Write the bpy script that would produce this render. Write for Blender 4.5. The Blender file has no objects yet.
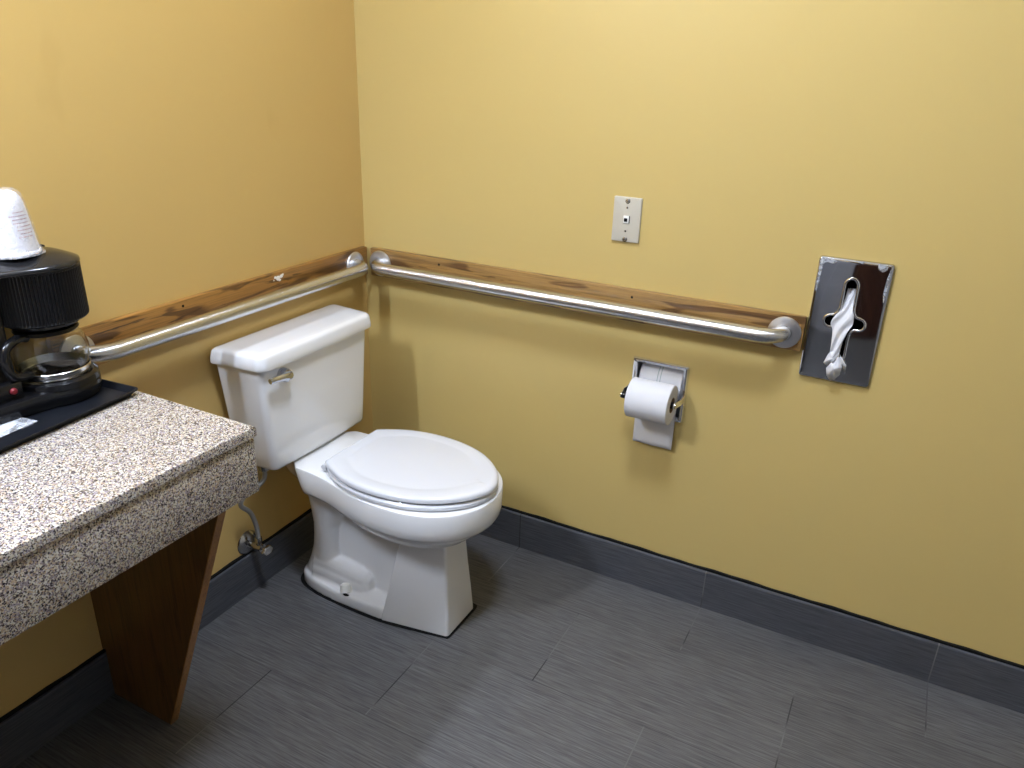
import bpy, bmesh, math, random
from mathutils import Vector, Matrix
random.seed(7)
PI = math.pi
S = bpy.context.scene
COL = S.collection

# ------------------------------------------------------------------ materials
def lin(c):
    c = c/255.0
    return c/12.92 if c <= 0.04045 else ((c+0.055)/1.055)**2.4
def rgb(r, g, b): return (lin(r), lin(g), lin(b), 1.0)

class NT:
    def __init__(s, name):
        s.m = bpy.data.materials.new(name); s.m.use_nodes = True
        s.t = s.m.node_tree; s.n = s.t.nodes; s.l = s.t.links
        s.b = s.n['Principled BSDF']; s.out = s.n['Material Output']
    def node(s, typ, **kw):
        x = s.n.new(typ)
        for k, v in kw.items(): setattr(x, k, v)
        return x
    def put(s, sock, v):
        if isinstance(v, bpy.types.NodeSocket): s.l.new(v, sock)
        else: sock.default_value = v
    def math(s, op, a, b=0.0, c=0.0):
        x = s.node('ShaderNodeMath', operation=op)
        s.put(x.inputs[0], a); s.put(x.inputs[1], b); s.put(x.inputs[2], c)
        return x.outputs[0]
    def mix(s, f, a, b, mode='MIX'):
        x = s.node('ShaderNodeMix', data_type='RGBA', blend_type=mode)
        s.put(x.inputs['Factor'], f); s.put(x.inputs[6], a); s.put(x.inputs[7], b)
        return x.outputs[2]
    def pos(s): return s.node('ShaderNodeNewGeometry').outputs['Position']
    def xyz(s, v):
        x = s.node('ShaderNodeSeparateXYZ'); s.l.new(v, x.inputs[0]); return x.outputs
    def comb(s, a, b, c):
        x = s.node('ShaderNodeCombineXYZ')
        for i, v in enumerate((a, b, c)): s.put(x.inputs[i], v)
        return x.outputs[0]
    def noise(s, vec, scale, detail=3, rough=0.5, dist=0.0):
        x = s.node('ShaderNodeTexNoise'); s.l.new(vec, x.inputs['Vector'])
        x.inputs['Scale'].default_value = scale; x.inputs['Detail'].default_value = detail
        x.inputs['Roughness'].default_value = rough; x.inputs['Distortion'].default_value = dist
        return x.outputs['Fac']
    def scl(s, vec, sx, sy, sz):
        x = s.node('ShaderNodeMapping'); s.l.new(vec, x.inputs['Vector'])
        x.inputs['Scale'].default_value = (sx, sy, sz); return x.outputs[0]
    def ramp(s, f, stops, interp='LINEAR'):
        x = s.node('ShaderNodeValToRGB'); s.l.new(f, x.inputs[0])
        e = x.color_ramp.elements; x.color_ramp.interpolation = interp
        while len(e) < len(stops): e.new(0.5)
        for i, (p, c) in enumerate(stops):
            e[i].position = p
            e[i].color = c if len(c) == 4 else (*c, 1)
        return x.outputs[0]
    def bump(s, h, strength=0.2, dist=0.002):
        x = s.node('ShaderNodeBump'); s.l.new(h, x.inputs['Height'])
        x.inputs['Strength'].default_value = strength; x.inputs['Distance'].default_value = dist
        s.l.new(x.outputs[0], s.b.inputs['Normal'])
    def set(s, **kw):
        for k, v in kw.items(): s.put(s.b.inputs[k.replace('_', ' ')], v)
        return s

def simple(name, col, rough=0.5, metal=0.0, spec=0.5, coat=0.0):
    t = NT(name); t.set(Base_Color=col, Roughness=rough, Metallic=metal)
    t.b.inputs['Specular IOR Level'].default_value = spec
    t.b.inputs['Coat Weight'].default_value = coat
    return t

M = {}
def paint(name, c0, c1, stains):
    t = NT(name); p = t.pos()
    n = t.noise(p, 1.7, 3, 0.55)
    col = t.mix(n, c0, c1)
    if stains:                                   # the odd patched-over brush marks on the old paint
        n2 = t.noise(t.scl(p, 1, 7, 3.2), 1.0, 2, 0.5)
        m = t.ramp(n2, [(0.69, (0, 0, 0)), (0.74, (1, 1, 1))])
        col = t.mix(t.math('MULTIPLY', m, 0.07), col, rgb(140, 102, 40))
    t.set(Base_Color=col, Roughness=0.42)
    t.b.inputs['Specular IOR Level'].default_value = 0.35
    t.bump(t.noise(p, 260, 2, 0.6), 0.12, 0.0006)
    return t.m
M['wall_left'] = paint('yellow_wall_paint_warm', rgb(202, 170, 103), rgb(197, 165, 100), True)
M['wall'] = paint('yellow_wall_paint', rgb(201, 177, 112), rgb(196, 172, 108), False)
M['ceiling'] = simple('white_ceiling_paint', rgb(236, 236, 232), 0.8).m

def tile(name, across, rows, base, jx=0.5967, L=0.6101, W=0.3049, s1=-0.2213):
    """dark stoneware with a brushed linen grain along the long side; across = axis across the grain"""
    t = NT(name); p = t.pos(); x, y, z = t.xyz(p)
    u, v = (y, z) if across == 'left' else ((x, z) if across == 'right' else (x, y))
    uv = t.comb(u, v, 0.0)
    a = t.noise(t.scl(uv, 7, 240, 1), 1.0, 3, 0.6)
    b = t.noise(t.scl(uv, 18, 620, 1), 1.0, 2, 0.6)
    c = t.noise(t.scl(uv, 2.0, 6, 1), 1.0, 2, 0.5)
    g = t.math('ADD', t.math('MULTIPLY', a, 0.55), t.math('MULTIPLY', b, 0.45))
    lo, hi = base
    col = t.ramp(g, [(0.34, lo), (0.5, tuple((i+j)/2 for i, j in zip(lo, hi))), (0.66, hi)])
    col = t.mix(t.math('MULTIPLY', c, 0.35), col, (lo[0]*0.9, lo[1]*0.9, lo[2]*0.92, 1))
    half = 0.0016
    if rows:
        r = t.math('DIVIDE', t.math('SUBTRACT', s1, v), W)          # row number
        rf = t.math('FLOOR', r)
        fr = t.math('SUBTRACT', r, rf)
        d1 = t.math('MULTIPLY', t.math('MINIMUM', fr, t.math('SUBTRACT', 1.0, fr)), W)
        par = t.math('MODULO', t.math('ADD', rf, 101.0), 2.0)      # odd rows sit half a tile over
        off = t.math('MULTIPLY', par, L/2)
        q = t.math('DIVIDE', t.math('SUBTRACT', t.math('SUBTRACT', u, jx), off), L)
    else:
        q = t.math('DIVIDE', t.math('SUBTRACT', u, jx), L); rf = 0.0; d1 = 1.0
    qf = t.math('FLOOR', q)
    fq = t.math('SUBTRACT', q, qf)
    d2 = t.math('MULTIPLY', t.math('MINIMUM', fq, t.math('SUBTRACT', 1.0, fq)), L)
    wn = t.node('ShaderNodeTexWhiteNoise', noise_dimensions='2D')
    t.put(wn.inputs['Vector'], t.comb(rf, qf, 0.0))
    val = t.math('ADD', t.math('MULTIPLY', wn.outputs['Value'], 0.16), 0.92)
    col = t.mix(1.0, col, t.comb(val, val, val), 'MULTIPLY')
    chip = t.noise(uv, 4.5, 2, 0.5)
    gcol = t.ramp(chip, [(0.40, (0.014, 0.014, 0.016)), (0.50, (0.03, 0.03, 0.032)), (0.56, (0.11, 0.11, 0.112)), (0.70, (0.17, 0.17, 0.17))])
    m2 = t.math('LESS_THAN', d2, half)
    m1 = t.math('MULTIPLY', t.math('LESS_THAN', d1, half*0.8), t.math('MULTIPLY', t.noise(uv, 3.0, 2), 0.9))
    col = t.mix(m2, col, gcol)
    col = t.mix(m1, col, (0.02, 0.02, 0.022, 1))
    t.set(Base_Color=col, Roughness=0.55)
    t.b.inputs['Specular IOR Level'].default_value = 0.4
    t.bump(g, 0.25, 0.0008)
    return t.m
GR = ((0.040, 0.040, 0.043, 1), (0.165, 0.163, 0.166, 1))
GB = ((0.036, 0.038, 0.045, 1), (0.112, 0.116, 0.132, 1))
M['floor'] = tile('grey_linen_floor_tile', 'floor', True, GR)
M['base_right'] = tile('grey_linen_base_tile', 'right', False, GB)
M['base_left'] = tile('grey_linen_base_tile_rear', 'left', False, GB, jx=-0.335)
M['black_gap'] = simple('black_caulk_and_foot_line', (0.004, 0.004, 0.004, 1), 0.6, spec=0.2).m

def wood(name, c, along, dark, scale=1.0, rough=0.35):
    t = NT(name); p = t.pos()
    sc = [26, 26, 26]; sc['xyz'.index(along)] = 2.2
    q = t.scl(p, *[k*scale for k in sc])
    w = t.noise(q, 1.0, 4, 0.6, 0.9)
    f = t.math('FRACT', t.math('MULTIPLY', w, 2.6))
    ring = t.ramp(f, [(0.0, tuple(k*0.8+j*0.2 for k, j in zip(c[:3], dark[:3]))+(1,)), (0.10, c), (0.80, tuple(k*0.84 for k in c[:3])+(1,)), (0.97, dark), (1.0, dark)])
    sc2 = [300, 300, 300]; sc2['xyz'.index(along)] = 7
    pore = t.noise(t.scl(p, *sc2), 1.0, 2, 0.6)
    pm = t.ramp(pore, [(0.30, (0.62, 0.62, 0.62)), (0.55, (1, 1, 1))])
    blot = t.ramp(t.noise(t.scl(p, *[(3 if a == along else 22) for a in 'xyz']), 1.0, 2, 0.5, 1.2),
                  [(0.58, (0, 0, 0)), (0.63, (1, 1, 1))])
    col = t.mix(t.math('MULTIPLY', blot, 0.85), ring, dark)
    col = t.mix(1.0, col, pm, 'MULTIPLY')
    t.set(Base_Color=col, Roughness=rough)
    t.b.inputs['Coat Weight'].default_value = 0.25
    t.b.inputs['Coat Roughness'].default_value = 0.2
    return t.m
M['rail_x'] = wood('varnished_brown_board', rgb(158, 122, 70), 'x', rgb(88, 58, 30))
M['rail_y'] = wood('varnished_brown_board_rear', rgb(150, 106, 50), 'y', rgb(76, 48, 20))
M['panel'] = wood('stained_panel_wood', rgb(106, 70, 26), 'z', rgb(88, 56, 20), 0.7, 0.4)
M['edge'] = wood('tan_edge_wood', rgb(158, 108, 46), 'z', rgb(134, 90, 38), 0.7, 0.4)
M['door'] = wood('dark_door_wood', rgb(74, 44, 32), 'z', rgb(48, 28, 20), 0.6, 0.35)

t = NT('speckled_granite'); p = t.pos()
p2 = t.node('ShaderNodeVectorMath', operation='ADD')
nz = t.node('ShaderNodeTexNoise'); t.l.new(p, nz.inputs['Vector']); nz.inputs['Scale'].default_value = 160
vm = t.node('ShaderNodeVectorMath', operation='SCALE'); t.l.new(nz.outputs['Color'], vm.inputs[0]); vm.inputs['Scale'].default_value = 0.0025
t.l.new(p, p2.inputs[0]); t.l.new(vm.outputs[0], p2.inputs[1])
v1 = t.node('ShaderNodeTexVoronoi'); t.l.new(p2.outputs[0], v1.inputs['Vector']); v1.inputs['Scale'].default_value = 400
v2 = t.node('ShaderNodeTexVoronoi'); t.l.new(p2.outputs[0], v2.inputs['Vector']); v2.inputs['Scale'].default_value = 600
sp = t.node('ShaderNodeSeparateColor'); t.l.new(v1.outputs['Color'], sp.inputs[0])
sp2 = t.node('ShaderNodeSeparateColor'); t.l.new(v2.outputs['Color'], sp2.inputs[0])
big = t.noise(p, 90, 2, 0.5)
q_ = t.math('ADD', t.math('MULTIPLY', sp.outputs[0], 0.72), t.math('MULTIPLY', big, 0.40))
col = t.ramp(q_, [(0.0, rgb(70, 64, 66)), (0.24, rgb(132, 122, 124)), (0.38, rgb(170, 150, 128)), (0.50, rgb(190, 182, 164)), (0.68, rgb(200, 197, 190)), (0.82, rgb(150, 142, 152))], 'CONSTANT')
dk = t.math('LESS_THAN', sp2.outputs[1], 0.17)
col = t.mix(dk, col, rgb(42, 38, 40))
t.set(Base_Color=col, Roughness=0.22); M['granite'] = t.m

def porcelain(name, c, r):
    t = simple(name, c, r, spec=0.5, coat=0.5); t.b.inputs['Coat Roughness'].default_value = 0.06; return t.m
M['porcelain'] = porcelain('white_vitreous_china', rgb(230, 230, 230), 0.12)
M['seat'] = porcelain('white_seat_plastic', rgb(214, 216, 221), 0.26)
M['cap'] = simple('white_plastic_cap', rgb(238, 236, 228), 0.4).m
M['chrome'] = simple('chrome', (0.80, 0.80, 0.81, 1), 0.07, 1.0).m
M['mirror'] = simple('polished_steel_plate', (0.50, 0.50, 0.51, 1), 0.05, 1.0).m
def brushed(name, axis):
    t = NT(name); p = t.pos()
    t.set(Base_Color=(0.64, 0.645, 0.66, 1), Metallic=1.0, Roughness=0.20)
    w1 = t.node('ShaderNodeTexWhiteNoise', noise_dimensions='3D'); w2 = t.node('ShaderNodeTexWhiteNoise', noise_dimensions='3D')
    t.l.new(t.scl(p, 9137.0, 8731.0, 9421.0), w1.inputs['Vector']); t.l.new(t.scl(p, 7919.0, 9677.0, 8219.0), w2.inputs['Vector'])
    g = t.math('MULTIPLY', t.math('SUBTRACT', t.math('ADD', w1.outputs['Value'], w2.outputs['Value']), 1.0), 0.55)
    geo = t.node('ShaderNodeNewGeometry')
    ad = t.node('ShaderNodeVectorMath', operation='ADD'); nm = t.node('ShaderNodeVectorMath', operation='NORMALIZE')
    t.l.new(geo.outputs['Normal'], ad.inputs[0])
    t.l.new(t.comb(g, 0.0, 0.0) if axis == 'x' else t.comb(0.0, g, 0.0), ad.inputs[1])
    t.l.new(ad.outputs[0], nm.inputs[0]); t.l.new(nm.outputs[0], t.b.inputs['Normal'])
    return t.m
M['steel_x'] = brushed('brushed_stainless', 'x'); M['steel_y'] = brushed('brushed_stainless_rear', 'y')
M['flange'] = simple('satin_steel_cover', (0.72, 0.72, 0.73, 1), 0.34, 1.0).m
M['lever'] = simple('satin_chrome', (0.50, 0.53, 0.60, 1), 0.14, 1.0).m
M['oldmetal'] = simple('dull_nickel', (0.42, 0.41, 0.40, 1), 0.2, 1.0).m
t = NT('braided_hose'); p = t.pos()
t.set(Base_Color=(0.36, 0.36, 0.35, 1), Metallic=0.7, Roughness=0.45); t.bump(t.noise(p, 900, 1), 0.5, 0.001); M['hose'] = t.m
M['dark'] = simple('dark_void', (0.006, 0.006, 0.006, 1), 0.7, spec=0.1).m
M['black'] = simple('black_plastic', (0.005, 0.005, 0.006, 1), 0.36, spec=0.28).m
M['black_gloss'] = simple('glossy_black_plastic', (0.006, 0.006, 0.007, 1), 0.2, spec=0.35).m
M['tray'] = simple('black_tray_plastic', (0.005, 0.006, 0.009, 1), 0.42, spec=0.3).m
M['smoke'] = simple('smoked_brown_plastic', (0.020, 0.016, 0.012, 1), 0.25, spec=0.35).m
M['lid'] = simple('crinkled_dark_lid_plastic', (0.012, 0.012, 0.013, 1), 0.14, spec=0.5).m
M['red'] = simple('red_switch_plastic', rgb(118, 32, 40), 0.3).m
M['band'] = simple('bright_steel_band', (0.82, 0.80, 0.76, 1), 0.22, 1.0).m
t = NT('tissue_paper'); p = t.pos()
t.set(Base_Color=rgb(219, 219, 222), Roughness=0.9); t.bump(t.noise(p, 420, 2), 0.35, 0.0008)
t.b.inputs['Specular IOR Level'].default_value = 0.1; M['paper'] = t.m
M['greyline'] = simple('grey_green_line', rgb(150, 168, 168), 0.8).m
M['core'] = simple('cardboard_core', rgb(150, 122, 92), 0.9).m
t = NT('phone_plate_plastic'); t.set(Base_Color=rgb(196, 190, 174), Roughness=0.4); M['plate'] = t.m
M['cup'] = simple('white_paper_cup', rgb(212, 211, 216), 0.6).m
M['ink'] = simple('faded_red_ink', rgb(150, 96, 100), 0.8).m
M['white'] = simple('white_card', rgb(232, 234, 240), 0.6).m
M['greyprint'] = simple('grey_print', rgb(120, 122, 130), 0.6).m
M['chip'] = simple('white_filler', rgb(226, 220, 210), 0.8).m
t = NT('clear_carafe_glass'); t.set(Base_Color=(0.86, 0.87, 0.88, 1), Roughness=0.02)
t.b.inputs['Transmission Weight'].default_value = 1.0; t.b.inputs['IOR'].default_value = 1.45; M['glass'] = t.m
def film(name, amount, tint):
    t = NT(name); p = t.pos()
    t.set(Base_Color=tint, Roughness=0.18)
    tr = t.node('ShaderNodeBsdfTransparent'); mx = t.node('ShaderNodeMixShader')
    w = t.ramp(t.noise(p, 70, 3, 0.6, 1.0), [(0.42, (amount*0.5,)*3), (0.62, (amount*1.8,)*3)])
    t.l.new(w, mx.inputs[0]); t.l.new(tr.outputs[0], mx.inputs[1]); t.l.new(t.b.outputs[0], mx.inputs[2])
    t.l.new(mx.outputs[0], t.out.inputs['Surface'])
    t.bump(t.noise(p, 60, 2, 0.5, 0.8), 0.8, 0.004)
    return t.m
M['film'] = film('clear_plastic_wrap', 0.16, (0.9, 0.9, 0.92, 1))
M['sleeve'] = film('clear_sleeve', 0.30, (0.7, 0.72, 0.76, 1))
def glow(name, c, s):
    t = NT(name); t.set(Base_Color=(0.8, 0.8, 0.8, 1)); t.b.inputs['Emission Color'].default_value = (*c, 1)
    t.b.inputs['Emission Strength'].default_value = s; return t.m
M['glow_ceiling'] = glow('lit_diffuser', (0.83, 0.94, 1.15), 117.0)
M['glow_vanity'] = glow('lit_vanity_tube', (0.83, 0.94, 1.15), 310.0)

# ------------------------------------------------------------------ mesh helpers
def wloc(o):
    v = Vector((0, 0, 0))
    while o is not None: v += o.location; o = o.parent
    return v
def obj(name, bm, mat, parent=None, smooth=35, at=None):
    """link a bmesh built in world coordinates as ONE mesh object, origin at its parent (or at `at`)"""
    bmesh.ops.recalc_face_normals(bm, faces=bm.faces[:])
    base = wloc(parent) if parent else Vector(at or (0, 0, 0))
    bmesh.ops.translate(bm, verts=bm.verts[:], vec=-base)
    me = bpy.data.meshes.new(name); bm.to_mesh(me); bm.free()
    me.materials.append(mat)
    if smooth:
        for f in me.polygons: f.use_smooth = True
        me.set_sharp_from_angle(angle=math.radians(smooth))
    o = bpy.data.objects.new(name, me); COL.objects.link(o)
    if parent: o.parent = parent
    else: o.location = base
    return o
def tag(o, label, cat=None, group=None):
    o['label'] = label
    if cat: o['category'] = cat
    if group: o['group'] = group
    return o
def thing(name, label, cat, loc, group=None):
    o = bpy.data.objects.new(name, None); COL.objects.link(o); o.location = loc
    o.empty_display_size = 0.05
    return tag(o, label, cat, group)
def struct(o): o['kind'] = 'structure'; return o

def box(bm, x0, x1, y0, y1, z0, z1, bev=0.0, seg=2):
    r = bmesh.ops.create_cube(bm, size=1.0)
    vs = r['verts']
    for v in vs:
        v.co = Vector((x0+(v.co.x+.5)*(x1-x0), y0+(v.co.y+.5)*(y1-y0), z0+(v.co.z+.5)*(z1-z0)))
    if bev:
        es = list({e for v in vs for e in v.link_edges})
        bmesh.ops.bevel(bm, geom=es, offset=bev, segments=seg, profile=0.5, affect='EDGES')
def B(x0, x1, y0, y1, z0, z1, bev=0.0, seg=2):
    bm = bmesh.new(); box(bm, x0, x1, y0, y1, z0, z1, bev, seg); return bm
def loft(bm, rings, cap0=True, cap1=True, closed=True):
    L = [[bm.verts.new(p) for p in r] for r in rings]
    n = len(L[0])
    for a, b in zip(L, L[1:]):
        for i in range(n if closed else n-1):
            j = (i+1) % n
            bm.faces.new((a[i], a[j], b[j], b[i]))
    if cap0: bm.faces.new(L[0][::-1])
    if cap1: bm.faces.new(L[-1])
    return L
def circ(c, r, n, a, b):
    """ring of n points round c in the plane of unit vectors a, b"""
    c, a, b = Vector(c), Vector(a), Vector(b)
    return [c+a*(r*math.cos(2*PI*i/n))+b*(r*math.sin(2*PI*i/n)) for i in range(n)]
def tube(bm, path, rad, n=16, cap=True, up=None):
    P = [Vector(p) for p in path]; m = len(P)
    R = rad if isinstance(rad, (list, tuple)) else [rad]*m
    T = [(P[min(i+1, m-1)]-P[max(i-1, 0)]).normalized() for i in range(m)]
    u = Vector(up) if up else (Vector((0, 0, 1)) if abs(T[0].z) < 0.9 else Vector((1, 0, 0)))
    rings = []
    for i in range(m):
        u = (u-T[i]*u.dot(T[i])).normalized()
        rings.append(circ(P[i], R[i], n, u, T[i].cross(u)))
    loft(bm, rings, cap, cap)
def lathe(bm, prof, c, n=48, axis='z', cap0=False, cap1=False):
    ax = {'z': ((1, 0, 0), (0, 1, 0), (0, 0, 1)), 'y': ((1, 0, 0), (0, 0, 1), (0, 1, 0)), 'x': ((0, 1, 0), (0, 0, 1), (1, 0, 0))}[axis]
    c = Vector(c)
    loft(bm, [circ(c+Vector(ax[2])*h, max(r, 1e-5), n, ax[0], ax[1]) for r, h in prof], cap0, cap1)
def round_poly(pts, rad, seg=8):
    """2-D polygon with rounded corners"""
    n = len(pts); out = []
    R = rad if isinstance(rad, (list, tuple)) else [rad]*n
    for i in range(n):
        p, a, b = Vector(pts[i]), Vector(pts[i-1]), Vector(pts[(i+1) % n])
        d1, d2 = (a-p).normalized(), (b-p).normalized()
        ang = math.acos(max(-1, min(1, d1.dot(d2))))
        r = R[i]; t = r/math.tan(ang/2)
        c = p+(d1+d2).normalized()*(r/math.sin(ang/2))
        s, e = p+d1*t-c, p+d2*t-c
        a0 = math.atan2(s.y, s.x); da = math.atan2(e.y, e.x)-a0
        while da > PI: da -= 2*PI
        while da < -PI: da += 2*PI
        for k in range(seg+1):
            q = a0+da*k/seg
            out.append((c.x+r*math.cos(q), c.y+r*math.sin(q)))
    return out
def catmull(pts, per=8, closed=False):
    P = [Vector(p) for p in pts]; n = len(P); out = []
    for i in range(n if closed else n-1):
        if closed: a, b, c, d = P[i-1], P[i], P[(i+1) % n], P[(i+2) % n]
        else: a, b, c, d = P[max(i-1, 0)], P[i], P[i+1], P[min(i+2, n-1)]
        for k in range(per):
            t = k/per
            out.append(0.5*((2*b)+(c-a)*t+(2*a-5*b+4*c-d)*t*t+(3*b-a-3*c+d)*t**3))
    if not closed: out.append(P[-1])
    return out
def resample(pts, n, closed=True):
    P = [Vector(p) for p in pts]
    if closed: P.append(P[0])
    d = [0]
    for a, b in zip(P, P[1:]): d.append(d[-1]+(b-a).length)
    out = []; j = 0
    for k in range(n):
        s = d[-1]*k/(n if closed else n-1)
        while j < len(d)-2 and d[j+1] < s: j += 1
        t = (s-d[j])/max(d[j+1]-d[j], 1e-9)
        out.append(P[j].lerp(P[j+1], max(0, min(1, t))))
    return out
def arc_path(a, corner, b, r, n=8):
    """points rounding the corner of the path a-corner-b with radius r"""
    a, c, b = Vector(a), Vector(corner), Vector(b)
    d1, d2 = (a-c).normalized(), (b-c).normalized()
    out = []
    o = c+(d1+d2)*r
    for k in range(n+1):
        q = PI/2*k/n
        out.append(o-d2*r*math.cos(q)-d1*r*math.sin(q))
    return out

# ------------------------------------------------------------------ the room
RX, RY, RZ = 3.00, -3.00, 2.75
struct(obj('floor', B(-0.12, RX+0.1, RY-0.1, 0.12, -0.08, 0.0), M['floor'], smooth=0))
struct(obj('ceiling', B(-0.12, RX+0.1, RY-0.1, 0.12, RZ, RZ+0.08), M['ceiling'], smooth=0))
struct(obj('wall_left', B(-0.12, 0.0, RY-0.1, 0.12, 0.0, RZ), M['wall_left'], smooth=0))
def wall_with_holes(x0, x1, z0, z1, holes, ya, yb):
    xs = sorted({x0, x1, *[h[0] for h in holes], *[h[1] for h in holes]})
    zs = sorted({z0, z1, *[h[2] for h in holes], *[h[3] for h in holes]})
    bm = bmesh.new()
    inside = lambda x, z: any(h[0] < x < h[1] and h[2] < z < h[3] for h in holes)
    solid = {}
    for i in range(len(xs)-1):
        for k in range(len(zs)-1):
            solid[i, k] = not inside((xs[i]+xs[i+1])/2, (zs[k]+zs[k+1])/2)
    for (i, k), s in solid.items():
        if not s: continue
        a, b, c, d = xs[i], xs[i+1], zs[k], zs[k+1]
        f = lambda *p: bm.faces.new([bm.verts.new(q) for q in p])
        f((a, ya, c), (b, ya, c), (b, ya, d), (a, ya, d)); f((a, yb, c), (a, yb, d), (b, yb, d), (b, yb, c))
        if not solid.get((i-1, k)): f((a, ya, c), (a, ya, d), (a, yb, d), (a, yb, c))
        if not solid.get((i+1, k)): f((b, ya, c), (b, yb, c), (b, yb, d), (b, ya, d))
        if not solid.get((i, k-1)): f((a, ya, c), (a, yb, c), (b, yb, c), (b, ya, c))
        if not solid.get((i, k+1)): f((a, ya, d), (b, ya, d), (b, yb, d), (a, yb, d))
    bmesh.ops.remove_doubles(bm, verts=bm.verts[:], dist=1e-5)
    return bm
TPX, TPZ = (0.9226, 1.0824), (0.5720, 0.7405)
struct(obj('wall_right', wall_with_holes(0.0, RX, 0.0, RZ, [(0.934, 1.071, 0.584, 0.729), (1.375, 1.505, 0.815, 1.055)], 0.0, 0.12), M['wall'], smooth=0))
M['side'] = simple('grey_white_paint', rgb(168, 168, 166), 0.6).m
struct(obj('wall_side', B(RX, RX+0.1, RY-0.1, 0.12, 0.0, RZ), M['side'], smooth=0))
t = NT('rear_wall_tile_and_paint'); p = t.pos(); x, y, z = t.xyz(p)
fx = t.math('FRACT', t.math('DIVIDE', x, 0.42)); fz = t.math('FRACT', t.math('DIVIDE', z, 0.30))
g = t.math('MAXIMUM', t.math('LESS_THAN', fx, 0.012), t.math('LESS_THAN', fz, 0.016))
tc = t.mix(g, t.mix(t.noise(t.scl(p, 2, 2, 14), 1.0, 3, 0.6, 1.0), rgb(168, 170, 178), rgb(136, 138, 146)), rgb(186, 186, 190))
t.set(Base_Color=t.mix(t.math('GREATER_THAN', z, 2.1), tc, rgb(190, 160, 96)), Roughness=0.4); M['rear'] = t.m
struct(obj('wall_rear', B(-0.12, RX+0.1, RY-0.1, RY, 0.0, RZ), M['rear'], smooth=0))
# brown door in the wall behind the camera
bm = bmesh.new(); box(bm, 1.34, 2.20, RY+0.001, RY+0.045, 0.004, 2.05, 0.003)
for z0, z1 in ((0.25, 0.95), (1.10, 1.85)):
    for x0, x1 in ((1.45, 1.72), (1.82, 2.09)): box(bm, x0, x1, RY+0.04, RY+0.052, z0, z1, 0.006)
dr = struct(obj('door_1', bm, M['door'], at=(1.77, RY, 0)))
bm = bmesh.new(); lathe(bm, [(0.0, 0.075), (0.02, 0.074), (0.028, 0.06), (0.022, 0.045), (0.011, 0.04), (0.011, 0.0)], (1.41, RY+0.045, 0.98), 24, 'y')
obj('door_knob', bm, M['chrome'], dr)
bm = bmesh.new()
box(bm, 1.26, 1.335, RY, RY+0.022, 0.0, 2.13, 0.003); box(bm, 2.205, 2.28, RY, RY+0.022, 0.0, 2.13, 0.003); box(bm, 1.26, 2.28, RY, RY+0.022, 2.055, 2.13, 0.003)
struct(obj('trim_3', bm, M['door'], at=(1.77, RY, 0)))

# tile base along both walls, thin rounded top, black joint where it meets the paint
HB = 0.126
def base_profile(): return [(0.0053, 0.0), (0.0122, 0.0), (0.0122, HB-0.004), (0.0108, HB-0.0012), (0.008, HB), (0.0053, HB)]
bm = bmesh.new()
loft(bm, [[(x, -d, z) for d, z in base_profile()] for x in (0.0122, RX)])
struct(obj('baseboard_right', bm, M['base_right'], smooth=25))
bm = bmesh.new()
loft(bm, [[(d, y, z) for d, z in base_profile()] for y in (-0.0122, RY)])
struct(obj('baseboard_left', bm, M['base_left'], smooth=25))
def wavy_gap(along):
    bm = bmesh.new(); rings = []
    L = RX if along == 'x' else -RY
    n = 120
    for i in range(n+1):
        s = 0.001+(L-0.002)*i/n
        h = HB+0.0075+0.0012*math.sin(s*21)+0.0009*math.sin(s*57+1)
        d0, d1 = 0.0, 0.0052
        prof = [(d0, 0.0), (d1, 0.0), (d1, h-0.0018), (d0, h)]
        rings.append([(s, -d, z) if along == 'x' else (d, -s, z) for d, z in prof])
    loft(bm, rings); return bm
struct(obj('trim_1', wavy_gap('x'), M['black_gap'], smooth=0))
struct(obj('trim_2', wavy_gap('y'), M['black_gap'], smooth=0))

# ------------------------------------------------------------------ rail boards and grab bars
TH = 0.019; ZT, ZB = 0.9315, 0.8425; ZR = 0.8865
bd = thing('rail_board', 'long varnished brown board screwed to the right wall behind the longer grab bar', 'board', (0.69, 0, ZB))
obj('plank', B(0.036, 1.3536, -TH, -0.0002, ZB, ZT, 0.0025), M['rail_x'], bd)
def nail(x, y, z, axis, parent):
    bm = bmesh.new(); lathe(bm, [(0.0, 0.0008), (0.0032, 0.0008), (0.0036, -0.0006), (0.0, -0.0006)], (x, y, z), 12, axis)
    return obj('nail_head', bm, M['dark'], parent)
nail(0.2935, -TH, 0.9131, 'y', bd); nail(0.9081, -TH, 0.9110, 'y', bd)
bd2 = thing('rail_board', 'shorter brown board on the left wall above the toilet tank with a white chip', 'board', (0, -0.5, ZB))
obj('plank', B(0.0002, TH, -1.060, -0.012, ZB, ZT, 0.0025), M['rail_y'], bd2)
nail(TH, -0.7281, 0.9179, 'x', bd2)
bm = bmesh.new()
for dy, dz, r in ((0, 0, .0085), (0.013, 0.003, .0065), (-0.010, 0.004, .0045), (0.006, -0.006, .0050), (0.019, 0.006, .0042), (-0.016, -0.003, .0025)):
    loft(bm, [[(TH+h, -0.408+dy+r*k*math.cos(a)*(1+.18*math.sin(3*a+dy*300)), 0.916+dz+r*k*math.sin(a)*.8) for a in [2*PI*i/10 for i in range(10)]] for h, k in ((-0.0004, 1.1), (0.0008, 0.8))])
tag(obj('paint_chip', bm, M['chip'], bd2), 'white filler chip')

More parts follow.
